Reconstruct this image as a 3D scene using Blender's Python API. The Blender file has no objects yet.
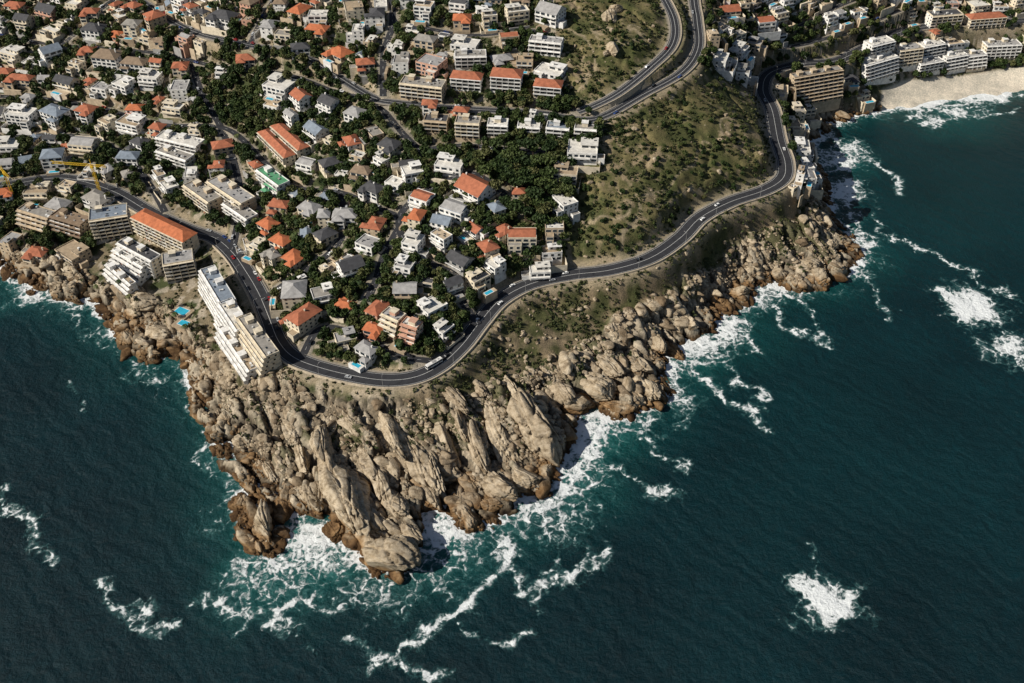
import bpy, bmesh, math, random
import numpy as np
from mathutils import Vector
rng=random.Random(7); nr=np.random.RandomState(7)
scene=bpy.context.scene
# ------------------------------------------------------------------ camera
H=460.0; TH=math.radians(42.0); F=995.0
cd=bpy.data.cameras.new("camera"); cam=bpy.data.objects.new("camera",cd)
scene.collection.objects.link(cam); scene.camera=cam
cam.location=(0,0,H); cam.rotation_euler=(math.radians(48),0,0)
cd.sensor_width=36; cd.lens=F*36/1024; cd.clip_end=30000; cd.clip_start=1
cT,sT=math.cos(TH),math.sin(TH)
# survey helper: converts surveyed aerial-plan coordinates + height into world metres
def W(px,py,z):
    dx=(px-512)/F; dy=-(py-341.5)/F
    dz=-sT+dy*cT; dyy=cT+dy*sT
    t=(H-z)/(-dz)
    return dx*t,dyy*t
def P(x,y,z):
    fy=y*cT+(H-z)*sT; up=y*sT-(H-z)*cT
    return 512+F*x/fy, 341.5-F*up/fy
# ------------------------------------------------------------------ noise
def hsh(ix,iy,s):
    n=(ix*374761393+iy*668265263+s*974711)&0xffffffff
    n=((n^(n>>13))*1274126177)&0xffffffff
    n=((n^(n>>15))*668265263)&0xffffffff
    return ((n^(n>>16))&0xffff)/65535.0
def vn(x,y,s=0):
    ix=np.floor(x).astype(np.int64); iy=np.floor(y).astype(np.int64)
    fx=x-ix; fy=y-iy; fx=fx*fx*(3-2*fx); fy=fy*fy*(3-2*fy)
    a=hsh(ix,iy,s);b=hsh(ix+1,iy,s);c=hsh(ix,iy+1,s);d=hsh(ix+1,iy+1,s)
    return (a*(1-fx)+b*fx)*(1-fy)+(c*(1-fx)+d*fx)*fy
def fbm(x,y,o=4,s=0):
    r=0;a=.5;t=0
    for i in range(o):
        r=r+a*vn(x*2**i,y*2**i,s+i*17); t+=a; a*=.5
    return r/t
def worley(x,y,s=0):
    ix=np.floor(x).astype(np.int64); iy=np.floor(y).astype(np.int64)
    f1=np.full(x.shape,9.0); f2=np.full(x.shape,9.0); idv=np.zeros(x.shape)
    for i in(-1,0,1):
        for j in(-1,0,1):
            cx=ix+i;cy=iy+j
            qx=cx+hsh(cx,cy,s); qy=cy+hsh(cx,cy,s+5)
            d=np.hypot(x-qx,y-qy)
            nid=hsh(cx,cy,s+9)
            m=d<f1
            f2=np.where(m,f1,np.minimum(f2,d)); idv=np.where(m,nid,idv); f1=np.where(m,d,f1)
    return f1,f2,idv
def sst(a,b,x):
    t=np.clip((x-a)/(b-a),0,1); return t*t*(3-2*t)
def inpoly(x,y,poly):
    r=np.zeros(x.shape,bool); n=len(poly)
    for i in range(n):
        x1,y1=poly[i];x2,y2=poly[(i+1)%n]
        if y1==y2: continue
        c=((y1>y)!=(y2>y))&(x<(x2-x1)*(y-y1)/(y2-y1)+x1)
        r^=c
    return r
def dpoly(x,y,pl,closed=False):
    d=np.full(x.shape,1e9); n=len(pl)
    for i in range(n if closed else n-1):
        x1,y1=pl[i];x2,y2=pl[(i+1)%n]
        ex,ey=x2-x1,y2-y1; L=ex*ex+ey*ey+1e-9
        t=np.clip(((x-x1)*ex+(y-y1)*ey)/L,0,1)
        d=np.minimum(d,(x-x1-t*ex)**2+(y-y1-t*ey)**2)
    return np.sqrt(d)
# ------------------------------------------------------------------ survey data
coast=[(-60,255),(0,262),(20,275),(45,288),(75,295),(95,303),(112,318),(125,348),(145,358),(170,353),(190,368),(205,393),(215,425),(225,452),(240,472),(235,498),(247,525),(262,545),(282,528),(290,505),(308,512),(330,515),(350,545),(370,563),(395,566),(415,545),(412,512),(430,498),(452,502),(472,528),(487,512),(512,490),(542,488),(545,465),(568,440),(572,410),(590,403),(620,412),(650,406),(663,393),(658,372),(680,345),(708,320),(738,303),(752,283),(775,278),(800,288),(825,285),(848,262),(848,235),(833,215),(822,195),(813,170),(808,140),(822,124),(860,114),(895,106),(930,102),(970,98),(1010,94),(1024,92),(1100,83)]
cw=[W(a,b,0) for a,b in coast]
landpoly=[(-3500,1900),(-900,780)]+cw+[(1000,1200),(3500,2600),(3500,6000),(-3500,6000)]
mainr=[(-60,192,18),(0,186,20),(60,178,22),(110,190,23),(150,212,22),(190,230,22),(215,238,22),(232,252,23),(245,270,23),(258,292,24),(268,315,24),(278,340,25),(292,356,26),(315,366,26),(350,375,27),(385,380,28),(415,377,29),(440,365,30),(462,345,31),(480,322,32),(500,300,33),(530,284,34),(570,275,35),(610,270,37),(650,258,39),(680,238,40),(700,218,42),(730,202,44),(765,190,45),(783,178,46),(785,162,46),(778,140,46),(772,110,46),(763,90,45),(770,73,44),(800,64,42),(835,61,40),(860,50,40),(885,38,42),(930,26,42),(1040,20,40)]
up1=[(692,-40,102),(694,0,99),(697,20,96),(698,48,93),(682,72,91),(642,95,88),(602,117,86),(575,119,85),(540,113,84),(470,109,83),(400,103,82),(372,97,80),(335,75,80),(300,55,86),(250,45,84),(190,30,80),(140,0,78),(100,-30,78)]
up2=[(578,112,86),(596,105,88),(620,92,92),(650,68,96),(672,45,99),(674,20,102),(660,-10,106)]
ctl=[(0,225,8),(60,238,10),(50,200,15),(0,150,22),(60,140,28),(120,150,30),(200,170,32),(0,80,45),(100,80,50),(200,80,58),(0,0,72),(100,0,82),(200,0,90),(300,0,102),(300,90,72),(260,130,52),(300,180,45),(270,240,31),(300,300,30),(340,250,40),(380,300,38),(330,340,27),(420,340,33),(400,250,48),(400,200,55),(450,250,50),(480,200,62),(520,250,45),(540,200,60),(500,150,74),(400,150,67),(450,80,91),(400,50,98),(400,0,112),(500,50,102),(500,0,114),(560,50,103),(600,0,114),(560,150,76),(620,50,105),(600,180,68),(640,205,60),(650,150,76),(700,115,78),(720,160,63),(750,120,59),(735,80,66),(730,40,79),(760,30,69),(760,0,80),(820,30,56),(830,0,72),(900,20,52),(900,0,62),(1000,30,30),(1000,0,50),(960,65,13),(890,80,14),(830,92,20),(800,120,24),
(260,460,5),(300,430,11),(350,450,9),(400,450,10),(330,400,19),(450,440,10),(480,400,15),(540,350,19),(520,430,9),(600,340,13),(640,310,17),(250,400,11),(220,380,8),(700,260,22),(760,230,24),(800,210,24),(820,240,9),(780,255,10),(160,320,6),(120,300,4),(60,262,5),(800,150,24),(350,530,4),(950,88,2.5),(1010,82,2.5)]
pts=[(*W(a,b,z),z) for a,b,z in ctl+mainr+up1+up2]
pts+=[(*c,0) for c in cw[::2]]
pts+=[(-3000,3500,300),(0,2500,380),(3000,4500,300),(0,1300,200),(-700,1150,100),(-1500,1300,60),(800,1350,90),(1500,2000,120),(-3000,1800,0),(-900,790,0),(1000,1190,0),(3000,2500,0),(0,150,-20),(-1000,200,-20),(1000,300,-20),(-2500,0,-30),(2500,0,-30)]
pts=np.array(pts)
A=pts[:,:2]/100
def ker(d2): return np.sqrt(d2+0.02)
D2=((A[:,None]-A[None])**2).sum(-1)
nA_=len(A); M=np.zeros((nA_+3,nA_+3)); M[:nA_,:nA_]=ker(D2)-np.eye(nA_)*0.03
M[:nA_,nA_]=1;M[:nA_,nA_+1:]=A;M[nA_,:nA_]=1;M[nA_+1:,:nA_]=A.T
cof=np.linalg.solve(M,np.r_[pts[:,2],0,0,0])
def tps(x,y):
    x=np.asarray(x,float)/100;y=np.asarray(y,float)/100
    r=cof[nA_]+cof[nA_+1]*x+cof[nA_+2]*y
    for i in range(nA_): r=r+cof[i]*ker((x-A[i,0])**2+(y-A[i,1])**2)
    return r
def Wg(px,py,extra=0,fn=None,it=18):
    z=50.
    f=fn or tps
    for i in range(it):
        x,y=W(px,py,z+extra); z=.45*z+.55*max(0,float(f(np.array([x]),np.array([y]))[0]))
    return x,y,z
# ------------------------------------------------------------------ terrain grid
def axis(a,b,st,lo,hi):
    c=np.arange(a,b,st); g=[];s=st;v=a
    while v>lo: s*=1.25; v-=s; g.append(v)
    g2=[];s=st;v=c[-1]
    while v<hi: s*=1.25; v+=s; g2.append(v)
    return np.r_[g[::-1],c,g2]
xs=axis(-560,600,1.2,-3200,3200); ys=axis(265,985,1.2,-200,5000)
X,Y=np.meshgrid(xs,ys)
sd=dpoly(X,Y,landpoly,True); ins=inpoly(X,Y,landpoly); sd=np.where(ins,sd,-sd)
sd=sd+(fbm(X/22,Y/22,4,3)-.5)*20
hb=np.zeros(X.shape)
for i in range(0,X.shape[0],60): hb[i:i+60]=tps(X[i:i+60],Y[i:i+60])
s=sst(0,14,sd)
h=np.where(sd>0,(0.18*sd)*(1-s)+np.maximum(hb,1.5)*s,np.maximum(sd*.35,-14))
PX,PY=P(X,Y,h)
wx=PX+(fbm(X/18,Y/18,3,11)-.5)*40; wy=PY+(fbm(X/18,Y/18,3,21)-.5)*34
rock_poly=[(-200,232),(0,238),(60,250),(100,278),(125,290),(165,305),(190,330),(220,358),(255,376),(290,376),(330,394),(400,404),(440,402),(475,388),(505,378),(545,372),(580,350),(610,326),(650,312),(690,280),(725,255),(755,236),(790,220),(812,205),(900,260),(850,330),(700,420),(600,700),(200,700),(-200,400)]
cliff_poly=[(800,100),(840,100),(860,118),(890,114),(890,122),(840,150),(850,250),(810,215),(805,160)]
scrub_poly=[(400,380),(470,345),(500,310),(540,285),(600,275),(650,265),(690,240),(730,210),(785,195),(815,205),(800,235),(740,280),(690,320),(640,350),(590,370),(540,400),(470,410),(400,415)]
hill_poly=[(578,150),(602,124),(645,102),(690,78),(710,68),(740,92),(757,118),(768,145),(772,172),(740,186),(700,202),(670,230),(630,250),(560,266),(540,262),(575,215)]
top_poly=[(545,-200),(720,-200),(705,60),(690,75),(640,96),(590,100),(566,85),(560,30)]
sand_poly=[(880,118),(882,90),(905,80),(960,76),(1024,66),(1300,60),(1300,140),(900,125)]
right_green=[(700,60),(720,30),(740,0),(760,-80),(850,-80),(800,20),(760,60),(745,85)]
m_sand=inpoly(PX,PY,sand_poly)
m_rock=inpoly(wx,wy,rock_poly)|inpoly(wx,wy,cliff_poly)|(sd<5)
m_rock&=~m_sand
m_hill=inpoly(wx,wy,hill_poly)|inpoly(wx,wy,top_poly)
m_scr=inpoly(wx,wy,scrub_poly)&~m_rock
def blur(a,k=3):
    a=a.astype(float)
    for _ in range(k):
        a=(a+np.roll(a,1,0)+np.roll(a,-1,0)+np.roll(a,1,1)+np.roll(a,-1,1))/5
    return a
rk=blur(m_rock,5)*sst(-10,0,sd)
ca,sa=math.cos(math.radians(-52)),math.sin(math.radians(-52))
U=X*ca+Y*sa; V_=-X*sa+Y*ca
wu=(fbm(X/15,Y/15,3,41)-.5)*12; wv=(fbm(X/15,Y/15,3,51)-.5)*10
f1,f2,i1=worley((U+wu)/32,(V_+wv)/12,1)
e1,e2,i2=worley((U+wu)/12,(V_+wv)/5,2)
k1,k2,i3=worley((U+wv)/4,(V_+wu)/2.6,4)
rd=(np.clip(1-(f1*1.05)**3,0,1)*8*(.1+i1)+np.clip(1-(e1*1.0)**3,0,1)*3.4*(.1+i2)-4.2*np.exp(-((f2-f1)/.07)**2)-2.3*np.exp(-((e2-e1)/.09)**2)+.5*i3-2.4)
rd+= (fbm(X/6,Y/6,3,77)-.5)*1.4
h=h+rd*rk
hl=m_hill|m_scr
rg_=np.abs(fbm(X/40,Y/40,4,191)-.5)*2
h=h+((fbm(X/30,Y/30,5,91)-.5)*6-2*np.exp(-(rg_/.06)**2))*blur(hl,12)+(fbm(X/6,Y/6,3,95)-.5)*1.6*blur(hl,4)
# ------------------------------------------------------------------ roads
def crom(p,step=2.5):
    p=[np.array(q,float) for q in p]; out=[]
    p=[2*p[0]-p[1]]+p+[2*p[-1]-p[-2]]
    for i in range(1,len(p)-2):
        L=np.linalg.norm(p[i+1]-p[i]); k=max(2,int(L/step))
        for j in range(k):
            t=j/k
            out.append(.5*((2*p[i])+(-p[i-1]+p[i+1])*t+(2*p[i-1]-5*p[i]+4*p[i+1]-p[i+2])*t*t+(-p[i-1]+3*p[i]-3*p[i+1]+p[i+2])*t**3))
    out.append(p[-2]); return np.array(out)
def rz(lst): return crom([(*W(a,b,z),z) for a,b,z in lst])
def rg(lst):
    q=crom([Wg(a,b) for a,b in lst]); z=tps(q[:,0],q[:,1])
    k=np.ones(9)/9; z=np.convolve(np.pad(z,4,mode='edge'),k,'valid'); q[:,2]=z; return q
roads=[("coast_road",rz(mainr),12.0),("hill_road",rz(up1),8.0),("hill_road",rz(up2),7.5)]
minor=[[(383,97),(383,75),(384,50),(392,25),(392,-10)],
[(-30,30),(0,36),(60,45),(130,50),(190,60),(240,68),(300,78),(338,92),(378,99)],
[(-30,95),(40,98),(100,108),(160,124),(225,128),(262,160),(290,186),(340,192),(378,208),(400,216)],
[(232,250),(240,205),(236,170),(222,130),(205,100),(190,62)],
[(478,325),(462,300),(455,275),(430,262),(404,240),(400,216),(418,196),(445,182),(470,172),(500,190),(520,215)],
[(366,302),(376,280),(384,255),(400,225)],
[(-30,140),(30,135),(90,138),(130,160),(150,185),(165,212)],
[(262,300),(290,280),(318,262),(340,240),(345,215),(340,192)],
[(420,150),(460,145),(520,150),(560,150)],[(420,150),(400,130),(372,97)],
[(60,46),(90,20),(130,-10)],[(250,45),(262,20),(280,-10)],
[(410,25),(470,35),(530,30),(560,40)],
[(300,360),(318,330),(345,330),(400,355),(440,362)],
[(700,22),(735,25),(765,45),(800,45),(850,30),(900,10)],
[(770,75),(800,88),(850,95)],[(790,30),(830,10),(880,-10)]]
for q in minor: roads.append(("street",rg(q),5.2))
RD=np.full(X.shape,1e3); RZ=np.zeros(X.shape); RA=np.zeros(X.shape); RWd=np.full(X.shape,6.)
for nm,q,w in roads:
    tg=np.gradient(q[:,:2],axis=0)
    for k in range(len(q)):
        R=34
        a,b=np.searchsorted(xs,[q[k,0]-R,q[k,0]+R]);c,d=np.searchsorted(ys,[q[k,1]-R,q[k,1]+R])
        if a==b or c==d: continue
        dd=np.hypot(X[c:d,a:b]-q[k,0],Y[c:d,a:b]-q[k,1])-w/2
        m=dd<RD[c:d,a:b]
        RD[c:d,a:b][m]=dd[m]; RZ[c:d,a:b][m]=q[k,2]; RA[c:d,a:b][m]=math.atan2(tg[k,1],tg[k,0]); RWd[c:d,a:b][m]=w
k=sst(2.6,np.where(RWd>7,13,7),RD)
h=(RZ-.35)*(1-k)+h*k
def gridf(G):
    def f(x,y):
        x=np.asarray(x,float);y=np.asarray(y,float)
        i=np.clip(np.searchsorted(xs,x)-1,0,len(xs)-2); j=np.clip(np.searchsorted(ys,y)-1,0,len(ys)-2)
        u=np.clip((x-xs[i])/(xs[i+1]-xs[i]),0,1);v=np.clip((y-ys[j])/(ys[j+1]-ys[j]),0,1)
        return (G[j,i]*(1-u)+G[j,i+1]*u)*(1-v)+(G[j+1,i]*(1-u)+G[j+1,i+1]*u)*v
    return f
gh=gridf(h)
def gz(x,y): return float(gh(np.array([x]),np.array([y]))[0])
# ------------------------------------------------------------------ materials
def newmat(nm):
    m=bpy.data.materials.new(nm); m.use_nodes=True; nt=m.node_tree; b=nt.nodes["Principled BSDF"]; return m,nt,b
def N(nt,t,**k):
    n=nt.nodes.new(t)
    for a,v in k.items(): setattr(n,a,v)
    return n
def noise(nt,scale,detail=5,vec=None,rough=.6,dist=0):
    n=N(nt,'ShaderNodeTexNoise'); n.inputs['Scale'].default_value=scale; n.inputs['Detail'].default_value=detail
    n.inputs['Roughness'].default_value=rough; n.inputs['Distortion'].default_value=dist
    if vec is not None: nt.links.new(vec,n.inputs['Vector'])
    return n.outputs['Fac']
def geo(nt): return N(nt,'ShaderNodeNewGeometry').outputs['Position']
def ramp(nt,fac,st):
    r=N(nt,'ShaderNodeValToRGB'); nt.links.new(fac,r.inputs['Fac'])
    el=r.color_ramp.elements
    while len(el)<len(st): el.new(.5)
    for e,(p,c) in zip(el,st): e.position=p; e.color=(*c,1) if len(c)==3 else c
    return r.outputs['Color']
def mix(nt,fac,a,b,mode='MIX'):
    m=N(nt,'ShaderNodeMix',data_type='RGBA',blend_type=mode)
    for s,v in((m.inputs[0],fac),(m.inputs[6],a),(m.inputs[7],b)):
        if isinstance(v,(int,float)): s.default_value=v
        elif isinstance(v,tuple): s.default_value=(*v,1)
        else: nt.links.new(v,s)
    return m.outputs[2]
def math_(nt,op,a,b=None,c=None,clamp=False):
    m=N(nt,'ShaderNodeMath',operation=op); m.use_clamp=clamp
    for i,v in enumerate((a,b,c)):
        if v is None: continue
        if isinstance(v,(int,float)): m.inputs[i].default_value=v
        else: nt.links.new(v,m.inputs[i])
    return m.outputs[0]
def mapr(nt,v,a,b,c=0,d=1):
    m=N(nt,'ShaderNodeMapRange'); nt.links.new(v,m.inputs[0]); m.interpolation_type='SMOOTHSTEP'
    for i,q in enumerate((a,b,c,d)): m.inputs[i+1].default_value=q
    return m.outputs[0]
def bump(nt,b,hgt,st,dist):
    n=N(nt,'ShaderNodeBump'); n.inputs['Strength'].default_value=st; n.inputs['Distance'].default_value=dist
    nt.links.new(hgt,n.inputs['Height']); nt.links.new(n.outputs['Normal'],b.inputs['Normal'])
def attr(nt,nm,out='Fac'):
    a=N(nt,'ShaderNodeAttribute',attribute_name=nm); return a.outputs[out]
def simple(nm,col,rough=.8,var=.25,scale=.6,metal=0,spec=.3):
    m,nt,b=newmat(nm); p=geo(nt); nz=noise(nt,scale,5,p)
    lo=tuple(c*(1-var) for c in col); hi=tuple(min(1,c*(1+var*.6)) for c in col)
    c=ramp(nt,nz,[(.3,lo),(.7,hi)]); nt.links.new(c,b.inputs['Base Color'])
    b.inputs['Roughness'].default_value=rough; b.inputs['Metallic'].default_value=metal; b.inputs['Specular IOR Level'].default_value=spec
    return m
# terrain
mt,nt,b=newmat("terrain_ground"); p=geo(nt)
c=attr(nt,"col",'Color')
n1=noise(nt,.9,6,p,.7); n2=noise(nt,.12,5,p,.6)
v=mix(nt,1.0,c,ramp(nt,n1,[(.25,(.4,.4,.4)),(.5,(.95,.95,.95)),(.75,(1.55,1.5,1.45))]),'MULTIPLY')
v=mix(nt,.7,v,ramp(nt,n2,[(.3,(.7,.72,.7)),(.7,(1.25,1.2,1.15))]),'MULTIPLY')
sx=N(nt,'ShaderNodeSeparateXYZ'); nt.links.new(p,sx.inputs[0])
zz=math_(nt,'ADD',sx.outputs[2],math_(nt,'MULTIPLY',n2,-5.0))
wet=math_(nt,'MULTIPLY',mapr(nt,zz,1.5,-1.5),attr(nt,"rockm"))
v=mix(nt,wet,v,mix(nt,1.0,v,(.32,.24,.16),'MULTIPLY'))
nt.links.new(v,b.inputs['Base Color']); b.inputs['Roughness'].default_value=.9; b.inputs['Specular IOR Level'].default_value=.2
bump(nt,b,n1,.7,.6)
# granite
mb_,nt,b=newmat("granite"); p=geo(nt)
mpn=N(nt,'ShaderNodeMapping'); mpn.inputs['Rotation'].default_value=(0,0,math.radians(52)); mpn.inputs['Scale'].default_value=(.3,1.2,.6); nt.links.new(p,mpn.inputs[0])
n1=noise(nt,.22,8,p,.66,.5); n2=noise(nt,1.8,5,p,.7); n3=noise(nt,.09,3,p); n4=noise(nt,.35,6,mpn.outputs[0],.65,.5)
c=ramp(nt,n1,[(.30,(.125,.098,.068)),(.40,(.31,.255,.18)),(.52,(.46,.395,.30)),(.75,(.58,.525,.43))])
c=mix(nt,.75,c,ramp(nt,n4,[(.34,(.32,.27,.22)),(.45,(.92,.9,.87)),(.7,(1.15,1.14,1.12))]),'MULTIPLY')
c=mix(nt,.55,c,ramp(nt,n2,[(.3,(.55,.53,.5)),(.65,(1.15,1.12,1.1))]),'MULTIPLY')
c=mix(nt,1.0,c,ramp(nt,attr(nt,"tone"),[(0,(.45,.39,.33)),(.4,(.82,.78,.73)),(1,(1.15,1.13,1.09))]),'MULTIPLY')
sx=N(nt,'ShaderNodeSeparateXYZ'); nt.links.new(p,sx.inputs[0])
zz=math_(nt,'ADD',sx.outputs[2],math_(nt,'MULTIPLY',n3,-12.0))
c=mix(nt,mapr(nt,zz,2.5,-2.5),c,mix(nt,1.0,c,(.58,.43,.28),'MULTIPLY'))
c=mix(nt,mapr(nt,zz,-2.0,-5.0),c,mix(nt,1.0,c,(.42,.38,.34),'MULTIPLY'))
nt.links.new(c,b.inputs['Base Color']); b.inputs['Roughness'].default_value=.85; b.inputs['Specular IOR Level'].default_value=.25
bump(nt,b,math_(nt,'ADD',n1,math_(nt,'MULTIPLY',n2,.3)),.9,1.3)
# sea
msea,nt,b=newmat("sea_water"); p=geo(nt)
fo=attr(nt,"foam"); sh=attr(nt,"shallow")
n1=noise(nt,.045,9,p,.68,.6); n2=noise(nt,.22,7,p,.7,1.2); n3=noise(nt,.012,4,p)
vo=N(nt,'ShaderNodeTexVoronoi',feature='DISTANCE_TO_EDGE'); vo.inputs['Scale'].default_value=.11
mp=N(nt,'ShaderNodeTexNoise'); mp.inputs['Scale'].default_value=.1; mp.inputs['Detail'].default_value=5; nt.links.new(p,mp.inputs['Vector'])
va=N(nt,'ShaderNodeVectorMath',operation='MULTIPLY_ADD'); nt.links.new(mp.outputs['Color'],va.inputs[0]); va.inputs[1].default_value=(14,14,0); nt.links.new(p,va.inputs[2])
nt.links.new(va.outputs[0],vo.inputs['Vector'])
lace=mapr(nt,vo.outputs['Distance'],.14,0.0)
base=math_(nt,'ADD',fo,math_(nt,'MULTIPLY',math_(nt,'SUBTRACT',n2,.5),2.1))
base=math_(nt,'ADD',base,math_(nt,'MULTIPLY',math_(nt,'SUBTRACT',n1,.5),1.2))
base=math_(nt,'ADD',base,math_(nt,'MULTIPLY',lace,.30))
fm=mapr(nt,base,.66,1.02)
fm=math_(nt,'MULTIPLY',fm,mapr(nt,fo,.03,.18))
thin=math_(nt,'MULTIPLY',mapr(nt,base,.3,.95),mapr(nt,fo,.04,.35))
deep=ramp(nt,n3,[(.3,(.0006,.010,.0145)),(.7,(.0014,.021,.027))])
deep=mix(nt,.65,deep,ramp(nt,n2,[(.3,(.45,.45,.45)),(.7,(1.8,1.8,1.8))]),'MULTIPLY')
wc=mix(nt,sh,deep,(.010,.115,.105))
wc=mix(nt,math_(nt,'MULTIPLY',thin,.5),wc,(.09,.25,.24))
wc=mix(nt,fm,wc,(.84,.87,.87))
nt.links.new(wc,b.inputs['Base Color'])
nt.links.new(mapr(nt,fm,0,1,.3,.8),b.inputs['Roughness']); b.inputs['Specular IOR Level'].default_value=.15
w1=N(nt,'ShaderNodeTexWave',wave_type='BANDS',bands_direction='DIAGONAL'); w1.inputs['Scale'].default_value=.035; w1.inputs['Distortion'].default_value=9; w1.inputs['Detail'].default_value=4; w1.inputs['Detail Scale'].default_value=1.2
nt.links.new(p,w1.inputs['Vector'])
hh=math_(nt,'ADD',math_(nt,'MULTIPLY',noise(nt,.35,7,p,.7),1.0),math_(nt,'MULTIPLY',w1.outputs['Fac'],.25))
hh=math_(nt,'ADD',hh,math_(nt,'MULTIPLY',fm,.35))
bump(nt,b,hh,1.0,1.5)
asph=simple("asphalt",(.034,.035,.040),.85,.3,.3)
pav=simple("pavement_concrete",(.28,.25,.21),.9,.2,.5)
wline=simple("road_paint_white",(.65,.65,.63),.6,.1)
stonew=simple("stone_retaining_wall",(.50,.42,.31),.9,.35,.7)
MN=["white","cream","sand","salmon","grey","brown","terra","orange","slate","lgrey","bluegrey","flatgrey","flatwhite","glass","pool","deck","rail","brightblue","green","yellow","dark"]
MC=dict(white=(.80,.78,.74),cream=(.72,.63,.48),sand=(.54,.43,.30),salmon=(.58,.34,.24),grey=(.38,.37,.35),brown=(.26,.19,.13),terra=(.40,.14,.075),orange=(.50,.16,.07),slate=(.075,.075,.08),lgrey=(.36,.35,.34),bluegrey=(.22,.26,.31),flatgrey=(.30,.28,.25),flatwhite=(.68,.65,.59),deck=(.40,.31,.21),rail=(.72,.71,.68),brightblue=(.04,.25,.6),green=(.10,.3,.16),yellow=(.65,.42,.03),dark=(.03,.03,.03))
mats=[]
for k_ in MN:
    if k_=="glass":
        m=simple("window_glass",(.025,.035,.045),.12,.3,.5,spec=.6)
    elif k_=="pool": m=simple("pool_water",(.04,.42,.60),.15,.2,.4,spec=.5)
    else: m=simple({"terra":"terracotta_tiles","orange":"orange_tiles","slate":"slate_tiles"}.get(k_,k_+"_paint"),MC[k_],.85,.3,.35)
    mats.append(m)
MI={k_:i for i,k_ in enumerate(MN)}
mleaf,nt,b=newmat("foliage"); p=geo(nt); oi=N(nt,'ShaderNodeObjectInfo')
c=ramp(nt,oi.outputs['Random'],[(0,(.022,.040,.013)),(.35,(.038,.062,.018)),(.7,(.066,.088,.027)),(1,(.11,.11,.045))])
c=mix(nt,.8,c,ramp(nt,noise(nt,.8,4,p),[(.3,(.5,.5,.5)),(.7,(1.6,1.6,1.4))]),'MULTIPLY')
nt.links.new(c,b.inputs['Base Color']); b.inputs['Roughness'].default_value=.7; b.inputs['Specular IOR Level'].default_value=.25
mshr,nt,b=newmat("shrub_foliage"); p=geo(nt)
c=ramp(nt,noise(nt,.12,6,p,.7),[(.3,(.032,.046,.016)),(.5,(.064,.076,.028)),(.72,(.135,.12,.058))])
nt.links.new(c,b.inputs['Base Color']); b.inputs['Roughness'].default_value=.8; b.inputs['Specular IOR Level'].default_value=.2
mbark=simple("bark",(.12,.085,.06))
# ------------------------------------------------------------------ mesh helpers
def npmesh(nm,co,faces,mats_,smooth=False,attrs=None):
    me=bpy.data.meshes.new(nm); co=np.asarray(co,np.float32); f=np.asarray(faces,np.int32); kf=f.shape[1]
    me.vertices.add(len(co)); me.vertices.foreach_set('co',co.ravel())
    me.loops.add(f.size); me.loops.foreach_set('vertex_index',f.ravel())
    me.polygons.add(len(f)); me.polygons.foreach_set('loop_start',np.arange(0,f.size,kf,dtype=np.int32))
    me.polygons.foreach_set('use_smooth',np.full(len(f),smooth) if isinstance(smooth,bool) else smooth)
    for a,(t,v) in (attrs or {}).items():
        at=me.attributes.new(a,t,'POINT'); at.data.foreach_set('color' if t=='FLOAT_COLOR' else 'value',np.asarray(v,np.float32).ravel())
    me.update(calc_edges=True)
    for m in mats_: me.materials.append(m)
    return me
def link(nm,me):
    o=bpy.data.objects.new(nm,me); scene.collection.objects.link(o); return o
def gridfaces(r,c):
    i=np.arange(r*c).reshape(r,c)
    return np.stack([i[:-1,:-1],i[:-1,1:],i[1:,1:],i[1:,:-1]],-1).reshape(-1,4)
# terrain colours
col=np.zeros(X.shape+(3,))
nA=fbm(X/14,Y/14,5,101); nB=fbm(X/5,Y/5,4,111); nC=fbm(X/45,Y/45,4,121)
def L3(a,b,t): return np.array(a)*(1-t[...,None])+np.array(b)*t[...,None]
urb=L3((.055,.068,.026),(.19,.155,.10),sst(.42,.62,nA)); t=(sst(.55,.63,nB)*.9)[...,None]; urb=urb*(1-t)+np.array((.38,.33,.26))*t
hil=L3((.082,.090,.033),(.165,.143,.066),sst(.36,.64,nA)); t=sst(.53,.66,nC*.5+nB*.5)[...,None]; hil=hil*(1-t)+np.array((.29,.23,.145))*t
pth=[[(600,262),(620,240),(640,205),(660,190),(690,170),(720,140),(735,110)],[(585,230),(610,215),(650,200),(700,190)],[(560,20),(590,40),(600,70),(580,85)],[(600,30),(630,40),(650,20)],[(640,240),(655,215),(680,205)]]
dp=np.full(X.shape,99.)
for q in pth: dp=np.minimum(dp,dpoly(wx,wy,q))
t=(np.exp(-(dp/1.6)**2)*.9)[...,None]; hil=hil*(1-t)+np.array((.38,.31,.21))*t
scr=L3((.075,.080,.032),(.25,.195,.125),sst(.40,.64,nA*.6+nB*.4))
rok=L3((.21,.17,.12),(.46,.395,.30),sst(.3,.65,nB*.4+i2*.5+i3*.1))
cr=np.exp(-((f2-f1)/.07)**2)+.8*np.exp(-((e2-e1)/.09)**2)+.4*np.exp(-((k2-k1)/.12)**2); rok=rok*(1-.8*np.clip(cr,0,1))[...,None]
t=(sst(.52,.61,nA)*sst(6,14,h)*.85)[...,None]; rok=rok*(1-t)+np.array((.085,.085,.038))*t
col[:]=urb
def app(m,c,k=2):
    global col
    t=blur(m,k)[...,None]; col=col*(1-t)+c*t
app(m_hill,hil); app(m_scr,scr); app(m_rock,rok)
t=(sst(9,5,RD)*sst(7,8,RWd))[...,None]*.65; col=col*(1-t)+np.array((.40,.33,.23))*t
app(m_sand,np.broadcast_to(np.array((.66,.60,.50)),col.shape))
t=sst(2.8,1.8,RD)[...,None]; col=col*(1-t)+np.array((.3,.27,.22))*t
rgba=np.concatenate([col,np.ones(X.shape+(1,))],-1)
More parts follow.
